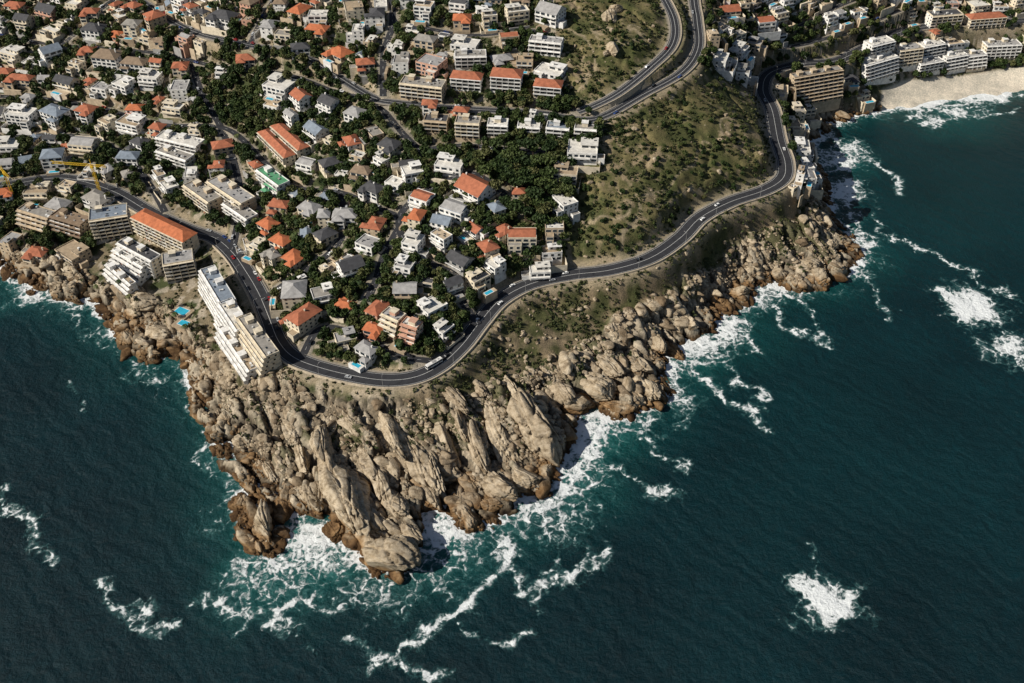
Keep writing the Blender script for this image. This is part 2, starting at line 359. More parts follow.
me=npmesh("terrain",np.stack([X,Y,h],-1).reshape(-1,3),gridfaces(*X.shape),[mt],True,{"col":('FLOAT_COLOR',rgba),"rockm":('FLOAT',blur(m_rock,2))})
link("terrain",me)
# ------------------------------------------------------------------ sea
sxs=axis(-620,800,2.0,-9000,9000); sys_=axis(180,1100,2.0,-4000,12000)
SX,SY=np.meshgrid(sxs,sys_)
wX=SX+(fbm(SX/16,SY/16,4,201)-.5)*26; wY=SY+(fbm(SX/16,SY/16,4,211)-.5)*26
gsd=gridf(np.clip(sd,-150,150)); S=-gsd(wX*.6+SX*.4,wY*.6+SY*.4)
var=fbm(SX/38,SY/38,3,221)
foam=np.exp(-np.clip(S-3,0,999)/10)*(.5+.85*sst(.30,.60,var))
shal=np.exp(-np.clip(S,0,999)/18)*.6
def blob(px,py,r,a,ar=1.0):
    global foam
    x,y=W(px,py,0); d=np.hypot((wX-x),(wY-y)*ar)/r; foam=np.maximum(foam,a*np.exp(-d**2.4))
def sblob(px,py,r,a):
    global shal
    x,y=W(px,py,0); d=np.hypot(wX-x,wY-y)/r; shal=np.maximum(shal,a*np.exp(-d**2))
for q in [(972,306,24,1.2),(955,298,15,1.15),(828,602,20,1.25,1.3),(812,593,13,1.15),(840,615,11,1.05),(300,548,28,.95),(275,570,22,.75),(330,540,22,1.0),(440,525,26,1.0),(430,560,22,.65),(500,505,26,1.0),(560,470,30,1.05),(580,440,26,1.05),(600,425,20,.9),(555,510,26,.7),(370,580,22,.75),(400,590,18,.55),(690,345,22,1.05),(720,325,22,1.05),(765,290,22,.95),(850,250,24,1.0),(860,240,16,1.05),(845,190,22,.95),(835,160,22,.95),(855,152,20,.85),(235,465,16,.85),(35,288,22,.95),(10,270,18,.95),(955,112,16,.9),(930,122,14,.8),(985,112,12,.6),(1015,350,18,.95),(1000,97,16,.8),(240,590,18,.5),(670,400,18,.85),(660,370,16,.9),(140,370,12,.6),(215,410,12,.7),(300,575,22,.75),(355,560,12,.9),(470,545,18,.6),(640,420,18,.7),(80,305,14,.75),(540,505,18,.8)]: blob(*q)
for q in [(300,548,34,.95),(260,575,26,.65),(440,520,34,.95),(500,505,28,.7),(585,430,34,.95),(565,470,34,.7),(35,285,26,.8),(840,160,30,.6),(690,360,26,.6),(240,465,18,.7),(420,560,26,.5),(950,115,50,.45),(860,250,30,.45),(740,330,40,.3),(800,400,170,.06),(930,200,150,.11)]: sblob(*q)
def streak(pl,w,a):
    global foam
    q=[W(c,d,0) for c,d in pl]; x=[p_[0] for p_ in q]; y=[p_[1] for p_ in q]; R=w*4+20
    a0,a1=np.searchsorted(sxs,[min(x)-R,max(x)+R]); b0,b1=np.searchsorted(sys_,[min(y)-R,max(y)+R])
    d=dpoly(wX[b0:b1,a0:a1],wY[b0:b1,a0:a1],q)/w
    foam[b0:b1,a0:a1]=np.maximum(foam[b0:b1,a0:a1],a*np.exp(-d**1.6))
for q in [([(0,492),(20,515),(50,560)],3,.8),([(98,590),(130,608),(170,628)],4,.9),([(195,600),(240,612),(300,600),(350,606)],3.5,.8),([(225,612),(270,632),(300,648)],3,.7),
([(400,670),(405,640),(440,625),(480,580),(500,568),(505,548)],4,.92),([(500,568),(515,600),(560,575),(610,545)],3.5,.88),([(340,640),(368,668),(440,668)],4,.88),([(460,628),(490,640),(525,636)],3,.85),
([(545,520),(560,545),(540,580),(530,610)],3.5,.75),([(690,375),(725,395),(770,425)],4,1.0),([(738,318),(760,350),(765,352)],3.5,.9),([(720,360),(740,385),(762,400)],3.5,.9),([(795,298),(815,325),(830,350)],3,.85),([(770,300),(790,330),(810,340)],3.5,.85),([(858,262),(880,290),(895,320)],3,.75),
([(830,218),(870,232),(915,248),(970,270)],3.5,.85),([(870,215),(900,240),(950,260),(1024,300)],3,.8),([(825,130),(850,150),(880,165),(900,190)],4.5,.9),([(840,180),(860,215),(875,250)],3.5,.85),([(995,335),(1010,350),(1030,368)],5,.95),([(900,120),(940,110),(985,108)],3.5,.85),([(920,126),(960,118),(1024,110)],3,.85),([(890,112),(950,105),(1030,97)],4.5,.95),
([(60,300),(90,330),(130,372),(175,380)],3,.6),([(245,560),(265,580),(270,620),(300,630)],4,.65),([(560,455),(600,470),(640,480),(680,500)],3.5,.85),([(600,430),(650,440),(680,470)],3.5,.8),([(700,400),(680,430)],3,.7),([(800,540),(815,560),(820,590)],3,.5),([(70,380),(80,410)],2,.6),([(400,560),(430,590),(470,600)],4,.65),([(530,500),(580,530),(600,560)],3,.75),([(200,430),(215,470),(225,500)],3,.65)]: streak(*q)
me=npmesh("sea",np.stack([SX,SY,np.zeros_like(SX)],-1).reshape(-1,3),gridfaces(*SX.shape),[msea],True,{"foam":('FLOAT',foam),"shallow":('FLOAT',np.clip(shal,0,1))})
link("sea",me)
# ------------------------------------------------------------------ roads geometry
def strip(q,offs,zs):
    t=np.gradient(q[:,:2],axis=0); t/=np.linalg.norm(t,axis=1)[:,None]; nrm=np.stack([t[:,1],-t[:,0]],1)
    return np.stack([np.c_[q[:,:2]+nrm*o,q[:,2]+z] for o,z in zip(offs,zs)],1).reshape(-1,3), gridfaces(len(q),len(offs))
def addstrips(nm,lst):
    co=[];fa=[];mi=[];b0=0;ms=[]
    for (c,f),m in lst:
        if m not in ms: ms.append(m)
        co.append(c);fa.append(f+b0);mi+= [ms.index(m)]*len(f); b0+=len(c)
    me=npmesh(nm,np.concatenate(co),np.concatenate(fa),ms); me.polygons.foreach_set('material_index',np.array(mi,np.int32)); link(nm,me)
def dashes(q,o,w,on,off,z):
    co=[];fa=[];i=0;b0=0
    while i+on<len(q):
        c,f=strip(q[i:i+on+1],[o-w/2,o+w/2],[z,z]); co.append(c);fa.append(f+b0);b0+=len(c); i+=on+off
    return np.concatenate(co),np.concatenate(fa)
for ri,(nm,q,w) in enumerate(roads):
    hw=w/2; zo=.0 if w>7 else -.05-.012*ri
    q2=q.copy(); q2[:,2]+=zo
    L=[(strip(q2,[-hw,hw],[0,0]),asph)]
    pw=1.8 if w>12 else 1.1
    for s_ in(-1,1):
        o=[s_*hw,s_*hw,s_*(hw+pw),s_*(hw+pw)]; z=[-.1,.13,.13,-.6]
        if w>7: L.append((strip(q2,o,z),pav))
    if w>7:
        L.append((strip(q2,[-.12,.12],[.02]*2),wline))
        for s_ in(-1,1): L.append((strip(q2,[s_*(hw-.8)-.08,s_*(hw-.8)+.08],[.02]*2),wline))
    else: L.append((dashes(q2,0,.14,1,2,.02),wline))
    addstrips(nm,L)
q=roads[0][1]; hw=12/2+1.15
addstrips("retaining_wall",[(strip(q[60:],[hw,hw,hw+.6,hw+2.2],[.1,1.0,1.0,-8]),stonew)])
q=roads[1][1]; hw=8/2+1.15
addstrips("retaining_wall",[(strip(q[:110],[-hw,-hw,-hw-.5,-hw-1.4],[.1,.8,.8,-4]),stonew)])
q=roads[2][1]; hw=7.5/2+1.15
addstrips("retaining_wall",[(strip(q,[hw,hw,hw+.5,hw+1.2],[.1,.8,.8,-4]),stonew)])
# ------------------------------------------------------------------ buildings
class MB:
    def __init__(s): s.v=[];s.f=[];s.m=[]
    def box(s,x0,x1,y0,y1,z0,z1,m):
        b_=len(s.v)
        s.v+=[(x0,y0,z0),(x1,y0,z0),(x1,y1,z0),(x0,y1,z0),(x0,y0,z1),(x1,y0,z1),(x1,y1,z1),(x0,y1,z1)]
        for q in((0,3,2,1),(4,5,6,7),(0,1,5,4),(1,2,6,5),(2,3,7,6),(3,0,4,7)): s.f.append(tuple(b_+i for i in q)); s.m.append(MI[m])
    def poly(s,vs,m):
        b_=len(s.v); s.v+=vs; s.f.append(tuple(range(b_,b_+len(vs)))); s.m.append(MI[m])
    def prism(s,prof,y0,y1,m,mt_=None):
        n_=len(prof)
        a=[(x,y0,z) for x,z in prof]; c=[(x,y1,z) for x,z in prof]
        s.poly(a,m); s.poly(c[::-1],m)
        for i in range(n_):
            j=(i+1)%n_; s.poly([a[j],a[i],c[i],c[j]],mt_ or m)
    def cyl(s,x,y,z0,z1,r0,r1,m,n_=8):
        a=[(x+r0*math.cos(i*6.2832/n_),y+r0*math.sin(i*6.2832/n_),z0) for i in range(n_)]
        c=[(x+r1*math.cos(i*6.2832/n_),y+r1*math.sin(i*6.2832/n_),z1) for i in range(n_)]
        for i in range(n_): j=(i+1)%n_; s.poly([a[i],a[j],c[j],c[i]],m)
        s.poly(c,m)
    def beam(s,p,q,r,m):
        p=Vector(p);q=Vector(q);d=(q-p).normalized(); u=d.orthogonal().normalized()*r; w_=d.cross(u)
        a=[tuple(p+k_) for k_ in(u,w_,-u,-w_)]; c=[tuple(q+k_) for k_ in(u,w_,-u,-w_)]
        for i in range(4): j=(i+1)%4; s.poly([a[i],a[j],c[j],c[i]],m)
    def hip(s,x0,x1,y0,y1,z,pitch,m,o=.6,th=.25):
        x0-=o;x1+=o;y0-=o;y1+=o; s.box(x0,x1,y0,y1,z,z+th,m); z+=th+.003
        w_,d_=x1-x0,y1-y0; hh_=min(w_,d_)/2*pitch
        if w_>=d_: r0=(x0+d_/2,(y0+y1)/2,z+hh_); r1=(x1-d_/2-.01,(y0+y1)/2,z+hh_); P_=[[(x0,y0,z),(x1,y0,z),r1,r0],[(x1,y0,z),(x1,y1,z),r1],[(x1,y1,z),(x0,y1,z),r0,r1],[(x0,y1,z),(x0,y0,z),r0]]
        else: r0=((x0+x1)/2,y0+w_/2,z+hh_); r1=((x0+x1)/2,y1-w_/2,z+hh_); P_=[[(x0,y0,z),(x1,y0,z),r0],[(x1,y0,z),(x1,y1,z),r1,r0],[(x1,y1,z),(x0,y1,z),r1],[(x0,y1,z),(x0,y0,z),r0,r1]]
        for q in P_: s.poly(q,m)
    def gable(s,x0,x1,y0,y1,z,pitch,m,wall,o=.5):
        hh_=(y1-y0)/2*pitch; ym=(y0+y1)/2
        for x in(x0,x1): s.poly([(x,y0,z),(x,y1,z),(x,ym,z+hh_)],wall)
        s.poly([(x0-o,y0-o,z-o*pitch+.1),(x1+o,y0-o,z-o*pitch+.1),(x1+o,ym,z+hh_+.1),(x0-o,ym,z+hh_+.1)],m)
        s.poly([(x1+o,y1+o,z-o*pitch+.1),(x0-o,y1+o,z-o*pitch+.1),(x0-o,ym,z+hh_+.1),(x1+o,ym,z+hh_+.1)],m)
    def wins(s,x0,x1,y0,y1,z0,st,big=True,fh=3.1):
        for k_ in range(st):
            z=z0+k_*fh
            L=x1-x0; nn=max(1,int(L/(4.2 if big else 3)))
            for i in range(nn):
                c=x0+L*(i+.5)/nn; ww=(L/nn)*rng.choice([.2,.3,.38,.4])
                s.box(c-ww-.15,c+ww+.15,y0-.06,y0,z+.35,z+2.55,"rail"); s.box(c-ww,c+ww,y0-.1,y0-.02,z+.5,z+2.4,"glass")
            nn=max(1,int(L/4))
            for i in range(nn):
                c=x0+L*(i+.5)/nn; s.box(c-.75,c+.75,y1-.02,y1+.08,z+1,z+2.3,"glass")
            L=y1-y0; nn=max(1,int(L/4))
            for i in range(nn):
                c=y0+L*(i+.5)/nn
                s.box(x0-.08,x0+.02,c-.7,c+.7,z+1,z+2.3,"glass"); s.box(x1-.02,x1+.08,c-.7,c+.7,z+1,z+2.3,"glass")
    def parapet(s,x0,x1,y0,y1,z,wall,roof,hh_=.7,t=.3):
        s.box(x0+t,x1-t,y0+t,y1-t,z,z+.08,roof)
        s.box(x0-.04,x1+.04,y0-.04,y0+t,z,z+hh_,wall); s.box(x0-.04,x1+.04,y1-t,y1+.04,z,z+hh_,wall)
        s.box(x0-.04,x0+t,y0+t,y1-t,z,z+hh_,wall); s.box(x1-t,x1+.04,y0+t,y1-t,z,z+hh_,wall)
    def balc(s,x0,x1,y,z,dp,wall):
        s.box(x0,x1,y-dp,y-.01,z-.25,z,wall); s.box(x0,x1,y-dp,y-dp+.1,z,z+.95,"rail" if rng.random()<.5 else wall)
    def obj(s,nm,x,y,z,rot):
        me=bpy.data.meshes.new(nm); me.from_pydata(s.v,[],s.f)
        used=sorted(set(s.m)); mp_={u:i for i,u in enumerate(used)}
        for u in used: me.materials.append(mats[u])
        me.polygons.foreach_set('material_index',np.array([mp_[i] for i in s.m],np.int32)); me.update()
        o=link(nm,me); o.location=(x,y,z); o.rotation_euler=(0,0,rot); return o
def clutter(mb,x0,x1,y0,y1,z,n_):
    for _ in range(n_):
        x=rng.uniform(x0+1,x1-1.8);y=rng.uniform(y0+1,y1-1.8); k_=rng.random()
        if k_<.5: mb.box(x,x+rng.uniform(.8,2.2),y,y+rng.uniform(.8,1.8),z,z+rng.uniform(.5,1.3),rng.choice(["rail","grey","lgrey"]))
        elif k_<.75: mb.box(x,x+1.8,y,y+1.1,z,z+.25,"glass")
        else: mb.cyl(x,y,z,z+1.3,.6,.6,"lgrey",10)
def pool(mb,cx,cy,w,d,z):
    mb.box(cx-w/2-.5,cx+w/2+.5,cy-d/2-.5,cy+d/2+.5,z,z+.06,"rail"); mb.box(cx-w/2,cx+w/2,cy-d/2,cy+d/2,z+.06,z+.1,"pool")
def house(ty,w,d,st,wall,roof,pl=False):
    mb=MB(); hz=3.1*st; x0,x1,y0,y1=-w/2,w/2,-d/2,d/2
    mb.box(x0,x1,y0,y1,-9,hz,wall); mb.wins(x0,x1,y0,y1,0,st)
    if ty=="flat":
        mb.parapet(x0,x1,y0,y1,hz,wall,roof)
        z=hz+.08; r_=rng.random()
        if r_<.6:
            a=rng.uniform(.35,.7)*w; c=rng.choice([x0+.5,x1-.5-a]); e=y1-.5; f_=e-d*rng.uniform(.45,.65)
            mb.box(c,c+a,f_,e,z,z+2.9,wall); mb.wins(c,c+a,f_,e,z,1); mb.box(c-.6,c+a+.6,f_-1,e+.4,z+2.9,z+3.15,rng.choice([roof,wall]))
            clutter(mb,c,c+a,f_,e,z+3.15,2)
        elif r_<.75:
            mb.gable(x0+1,x1-1,y0+1.5,y1-.6,z+.3,.4,rng.choice(["lgrey","slate","terra"]),wall)
        else: clutter(mb,x0,x1,y0,y1,z,4)
        if w>11 and rng.random()<.5:
            a=rng.uniform(.3,.5)*w; c=rng.choice([x0+.3,x1-.3-a]); dd=rng.uniform(3,5.5); z2=3.1*max(1,st-1)-.3
            mb.box(c,c+a,y0-dd,y0-.13,-9,z2,wall); mb.wins(c,c+a,y0-dd,y0-1,0,max(1,st-1)); mb.parapet(c,c+a,y0-dd,y0-.2,z2,wall,rng.choice(["deck","flatgrey","flatwhite"]),.5,.2)
        else:
            for k_ in range(1,st): mb.balc(x0+.5,x1-w*rng.uniform(0,.3),y0,3.1*k_,rng.uniform(1.6,2.8),wall)
    elif ty=="hip":
        mb.hip(x0,x1,y0,y1,hz,.48,roof)
        if rng.random()<.75:
            a=w*rng.uniform(.35,.5); b2=rng.choice([x0+.4,x1-a-.4]); dd=rng.uniform(3,5.5)
            s2=max(1,st-rng.choice([0,1])); z2=3.1*s2-(.4 if s2==st else 0)
            mb.box(b2,b2+a,y0-dd,y0-.11,-9,z2,wall); mb.wins(b2,b2+a,y0-dd,y0-1,0,s2); 
            mb.hip(b2,b2+a,y0-dd,y0+ (d*.3 if s2==st else -.2),z2,.48,roof)
        if rng.random()<.4:
            a=w*rng.uniform(.3,.45); b2=rng.choice([x0+.6,x1-a-.6]); mb.box(b2,b2+a,y1+.11,y1+3.5,-9,2.6,wall); mb.hip(b2,b2+a,y1+.75,y1+3.5,2.6,.4,roof,.4)
        if rng.random()<.6: cx=rng.uniform(x0+2,x1-2); mb.box(cx,cx+.9,.5,1.4,hz,hz+d*.24+1.3,wall)
    elif ty=="gable":
        mb.gable(x0,x1,y0,y1,hz,.55,roof,wall)
        mb.box(x0+1.5,x0+2.4,1,1.9,hz,hz+d*.27+1,wall)
        mb.balc(x0+.5,x1-.5,y0,3.1*(st-1) if st>1 else .2,1.8,wall)
    if rng.random()<.6:
        a=rng.uniform(4,6); s_=rng.choice([-1,1]); xa=x1+.01 if s_>0 else x0-a-.01; ya=rng.uniform(y0,max(y0+.1,y1-6))
        mb.box(xa,xa+a,ya,ya+6,-9,2.8,wall); mb.parapet(xa,xa+a,ya,ya+6,2.8,wall,rng.choice(["flatgrey","deck",roof]),.4)
        mb.box(xa+.5,xa+a-.5,ya+6,ya+6.08,.1,2.3,"grey")
    td=rng.uniform(3,6); yt=y0-td
    tx0,tx1=x0+rng.uniform(-1,w*.3),x1+rng.uniform(-w*.3,1)
    mb.box(tx0,tx1,yt-2,y0-(5.8 if ty!="gable" else 2),-10,-.1-rng.random()*.6,rng.choice(["deck","sand","grey","cream"]))
    if rng.random()<.45:
        gx0,gx1,gy0,gy1=x0-2.6,x1+2.6,yt-2.8,y1+2.6; c_=rng.choice([wall,"cream","sand"]); t_=rng.uniform(.4,1.2)
        mb.box(gx0,gx1,gy0,gy0+.25,-8,t_-.8,c_); 
        if rng.random()<.7: mb.box(gx0,gx0+.25,gy0+.26,gy1,-8,t_,c_)
        if rng.random()<.7: mb.box(gx1-.25,gx1,gy0+.26,gy1,-8,t_,c_)
    if pl: mb.box(-5,5,yt-4,yt,-10,.02,rng.choice(["deck","rail","sand"])); pool(mb,rng.uniform(-1,1),yt-2,rng.uniform(5,8),2.8,.02)
    return mb
def apt(w,d,st,wall,roof,stepd=0,hiproof=False,band="white"):
    mb=MB(); fh=3.0
    for k_ in range(st):
        y0=-d/2+stepd*k_; z=k_*fh
        mb.box(-w/2,w/2,y0,d/2,z if k_ else -12,z+fh-.3,wall)
        mb.box(-w/2-.3,w/2+.3,y0-1.7,d/2+.3,z+fh-.3,z+fh,band)
        nn=max(2,int(w/4.5))
        for i in range(nn):
            c=-w/2+w*(i+.5)/nn; hw_=w/nn/2
            mb.box(c-hw_+.35,c+hw_-.35,y0-.08,y0+.02,z+.1,z+2.5,"glass")
            mb.box(c+hw_-.1,c+hw_+.1,y0-1.72,y0-.01,z,z+fh-.31,band)
            if k_: mb.box(c-hw_+.1,c+hw_-.1,y0-1.68,y0-1.58,z,z+.85,rng.choice([band,"rail","grey"]))
            if rng.random()<.3: mb.box(c-.8,c+.3,y0-1.3,y0-.7,z,z+.6,rng.choice(["deck","terra","dark"]))
            mb.box(c-.8,c+.8,d/2-.02,d/2+.09,z+1,z+2.3,"glass")
        for i in range(int((d-stepd*k_)/4.5)):
            c=y0+2+i*4.5
            for sx_ in(-w/2-.08,w/2-.02): mb.box(sx_,sx_+.1,c-.7,c+.7,z+.9,z+2.2,"glass")
    y0=-d/2+stepd*(st-1); z=st*fh
    if hiproof: mb.hip(-w/2,w/2,y0,d/2,z,.5,roof)
    else:
        mb.parapet(-w/2,w/2,y0,d/2,z,band,roof,.8)
        for i in range(max(1,int(w/16))):
            x=-w/2+5+i*14; 
            if x+5<w/2: mb.box(x,x+4.5,d/2-6,d/2-1.5,z+.08,z+3,wall); mb.box(x-.3,x+4.8,d/2-6.3,d/2-1.2,z+3,z+3.2,band)
        clutter(mb,-w/2,w/2,y0,d/2,z+.08,int(w/3))
    return mb
occ=np.zeros(X.shape,np.uint8); occ[RD<1.0]=1; occ[(sd<3)]=1; occ[m_sand]=1
def rect(x,y,rot,w,d,pad=0):
    a=np.arange(-w/2-pad,w/2+pad+.01,1.1);b_=np.arange(-d/2-pad,d/2+pad+.01,1.1); a,b_=np.meshgrid(a,b_)
    xx=x+a*math.cos(rot)-b_*math.sin(rot); yy=y+a*math.sin(rot)+b_*math.cos(rot)
    return np.clip(np.searchsorted(ys,yy)-1,0,len(ys)-1),np.clip(np.searchsorted(xs,xx)-1,0,len(xs)-1)
def zbase(x,y,rot,w,d):
    j,i=rect(x,y,rot,w,d); v=h[j,i]; return float(np.percentile(v,55))
def seg(px1,py1,px2,py2,hh_):
    a=Wg(px1,py1,hh_,gh);b_=Wg(px2,py2,hh_,gh)
    return (a[0]+b_[0])/2,(a[1]+b_[1])/2,math.atan2(b_[1]-a[1],b_[0]-a[0]),math.hypot(b_[0]-a[0],b_[1]-a[1])
def place(mb,nm,x,y,rot,w,d,pad=1.0):
    z=zbase(x,y,rot,w,d); mb.obj(nm,x,y,z,rot); r_=rect(x,y,rot,w,d,pad); occ[r_]=np.where(occ[r_]==2,2,4); occ[rect(x,y,rot,w,d,.4)]=2
apts=[(205,268,226,303,14,6,"white","bluegrey",0.7,False,"white"),(222,303,240,328,15,6,"cream","flatwhite",1.0,False,"white"),(242,322,268,352,14,5,"cream","flatgrey",1.2,False,"cream"),(222,332,250,366,9,3,"white","deck",1.5,False,"white"),
(138,212,190,238,13,5,"cream","orange",0,True,"cream"),(90,218,126,206,16,6,"grey","bluegrey",0,False,"cream"),(20,208,50,216,15,4,"brown","flatgrey",1.5,False,"sand"),(54,214,84,222,14,4,"sand","brown",1.0,False,"brown"),
(112,250,142,268,11,4,"white","flatwhite",2.0,False,"white"),(108,268,130,282,8,3,"white","deck",1.8,False,"white"),(122,240,156,258,9,5,"cream","slate",0,False,"white"),(163,262,192,252,14,5,"grey","lgrey",0,False,"cream"),
(190,182,215,200,12,4,"sand","flatgrey",0,False,"cream"),(214,178,248,200,13,4,"sand","lgrey",0,False,"cream"),(228,200,252,216,10,3,"cream","flatgrey",0,False,"white"),
(263,128,290,158,9,2,"cream","terra",0,True,"cream"),(276,122,304,150,9,2,"cream","terra",0,True,"cream"),(262,168,284,184,10,3,"white","green",0,False,"white"),
(383,312,400,320,13,4,"salmon","lgrey",1.5,False,"cream"),(402,322,418,328,12,4,"cream","flatwhite",1.5,False,"salmon"),(402,80,444,84,13,4,"sand","flatgrey",0,False,"cream"),(492,72,522,74,14,4,"white","terra",0,True,"white"),(452,74,482,76,12,3,"white","terra",0,True,"white"),(535,82,562,84,12,3,"cream","terra",0,True,"white"),(455,55,486,52,11,3,"white","flatgrey",0,False,"white"),(530,38,562,42,12,3,"white","lgrey",1,False,"white"),
(160,135,200,142,12,3,"white","flatwhite",0,False,"white"),(160,148,190,158,10,3,"cream","flatgrey",0,False,"white"),
(796,70,842,72,15,8,"sand","flatgrey",1.0,False,"sand"),(865,60,895,58,14,5,"white","flatwhite",1,False,"white"),(898,48,920,47,14,5,"white","lgrey",.5,False,"cream"),(922,44,942,43,12,4,"white","flatwhite",.5,False,"white"),(945,56,965,54,13,4,"white","flatwhite",1,False,"white"),(967,55,985,53,13,4,"cream","lgrey",1,False,"white"),(985,44,1020,40,14,4,"cream","lgrey",0.5,False,"white"),(868,44,890,40,12,3,"white","flatwhite",0,False,"white"),(918,62,940,60,10,3,"white","lgrey",0,False,"white"),
(930,14,960,12,12,4,"white","slate",0,False,"cream"),(965,28,1000,24,12,3,"cream","terra",0,True,"cream"),(425,118,448,118,11,3,"sand","slate",0,False,"sand"),(456,120,480,120,11,4,"sand","flatgrey",0,False,"cream"),(488,122,508,122,10,3,"cream","flatwhite",0,False,"white"),(518,124,540,124,10,2,"white","flatwhite",0,False,"white"),(547,125,570,125,10,2,"white","bluegrey",0,False,"white"),(575,126,597,127,10,2,"cream","flatgrey",0,False,"white")]
for a,b_,c,e,d,st,wall,roof,sp,hp,band in apts:
    x,y,rot,w=seg(a,b_,c,e,st*3.0)
    place(apt(w,d,st,wall,roof,sp,hp,band),"apartment_building",x,y,rot,w,d,1.5)
hs=[(268,222,13,11,2,-40,"hip","cream","orange",0),(281,238,14,11,2,-35,"hip","cream","orange",0),(294,255,13,12,2,-35,"hip","cream","orange",0),(222,142,16,12,2,20,"hip","sand","terra",0),
(345,303,12,8,1,-20,"hip","cream","orange",0),(374,326,12,9,2,-20,"hip","salmon","orange",1),(365,60,14,11,2,10,"hip","cream","terra",0),(462,16,14,12,2,0,"hip","sand","orange",0),(90,10,14,11,2,0,"hip","cream","terra",0),(245,55,15,12,2,10,"hip","cream","terra",0),(20,76,22,10,2,-10,"hip","sand","terra",0),(87,48,13,11,2,0,"hip","cream","terra",0),(180,64,13,11,2,5,"hip","cream","terra",0),(135,106,14,10,2,-5,"hip","white","orange",0),
(488,245,12,11,2,-60,"hip","cream","terra",0),(519,190,9,8,2,0,"hip","cream","terra",0),(455,205,18,14,2,-30,"flat","white","brightblue",0),(432,303,16,13,2,40,"flat","white","flatwhite",1),(450,160,20,14,2,-15,"flat","white","flatwhite",0),(412,168,14,12,3,20,"flat","white","flatwhite",0),(422,194,15,12,3,-30,"flat","white","flatwhite",0),(413,238,12,13,3,-20,"flat","white","flatwhite",1),(405,262,12,11,2,-20,"flat","white","lgrey",0),
(350,262,16,13,3,30,"gable","white","slate",0),(368,240,14,12,2,-30,"flat","white","lgrey",0),(345,212,17,12,2,0,"hip","white","lgrey",0),(373,186,15,11,2,-35,"hip","white","slate",0),(405,286,15,12,2,0,"gable","sand","lgrey",0),(390,142,15,12,2,-30,"hip","cream","slate",0),(460,256,16,12,2,-40,"gable","grey","slate",0),(478,275,14,10,2,40,"flat","cream","flatgrey",1),(495,262,12,10,2,-50,"flat","white","flatwhite",0),(522,232,20,12,3,0,"flat","cream","flatwhite",0),(565,198,16,12,3,-60,"flat","white","flatwhite",0),(345,335,13,10,2,20,"flat","cream","lgrey",0),(128,154,17,11,2,-5,"hip","white","bluegrey",0),(330,160,15,11,2,30,"hip","cream","slate",0),(355,110,14,12,2,-30,"hip","white","lgrey",0),(300,45,15,11,2,10,"hip","white","slate",0),(318,12,16,11,2,0,"flat","white","flatwhite",0),(275,183,14,10,2,-40,"hip","white","green",0),(325,232,14,11,2,40,"hip","cream","slate",0),(442,218,13,11,2,-20,"gable","white","bluegrey",0),(505,228,10,9,2,-50,"hip","cream","terra",0),(395,180,12,10,2,-30,"flat","white","flatwhite",0),(452,280,12,9,2,30,"gable","white","slate",0),(540,268,14,9,2,5,"flat","white","flatwhite",0),(310,205,15,12,2,-30,"hip","cream","lgrey",1)]
HN={"hip":"tiled_roof_house","gable":"gabled_house","flat":"flat_roof_house"}
for px,py,w,d,st,rt,ty,wall,roof,pl in hs:
    x,y,_=Wg(px,py,st*3.1+1,gh); rot=math.radians(rt)
    place(house(ty,w,d,st,wall,roof,pl),HN[ty],x,y,rot,w,d,1.5)
urban=[(-80,-40),(350,-40),(545,-40),(556,30),(560,90),(600,112),(600,140),(572,155),(575,205),(560,255),(520,272),(490,285),(470,315),(450,345),(420,362),(350,362),(300,350),(285,330),(270,285),(245,235),(200,215),(150,190),(100,200),(60,215),(-80,220)]
urban2=[(705,30),(715,-40),(1100,-40),(1100,58),(960,72),(890,80),(860,100),(825,105),(812,130),(808,185),(792,185),(788,140),(782,100),(780,82),(762,62),(740,80),(712,60)]
urban3=[(-60,215),(60,215),(100,235),(80,262),(-60,232)]
green=[[(190,85),(262,60),(275,90),(262,125),(205,122)],[(478,150),(560,150),(572,200),(545,235),(500,205),(480,180)],[(560,100),(600,100),(600,140),(575,150)],[(740,100),(775,90),(780,180),(770,180)],[(330,0),(350,0),(360,40),(330,40)]]
cnt=0; pr=random.Random(3)
def pick_rot(x,y):
    i=min(len(xs)-1,np.searchsorted(xs,x)); j=min(len(ys)-1,np.searchsorted(ys,y))
    gx_=gz(x+6,y)-gz(x-6,y); gy_=gz(x,y+6)-gz(x,y-6)
    r=RA[j,i] if RD[j,i]<33 else math.atan2(gy_,gx_)-math.pi/2
    best=None
    for k_ in range(4 if RD[j,i]>=33 else 2):
        rr=r+k_*(math.pi if RD[j,i]<33 else math.pi/2)
        v=math.sin(rr)*gx_-math.cos(rr)*gy_
        if best is None or v<best[0]: best=(v,rr)
    return best[1]+pr.gauss(0,.16)
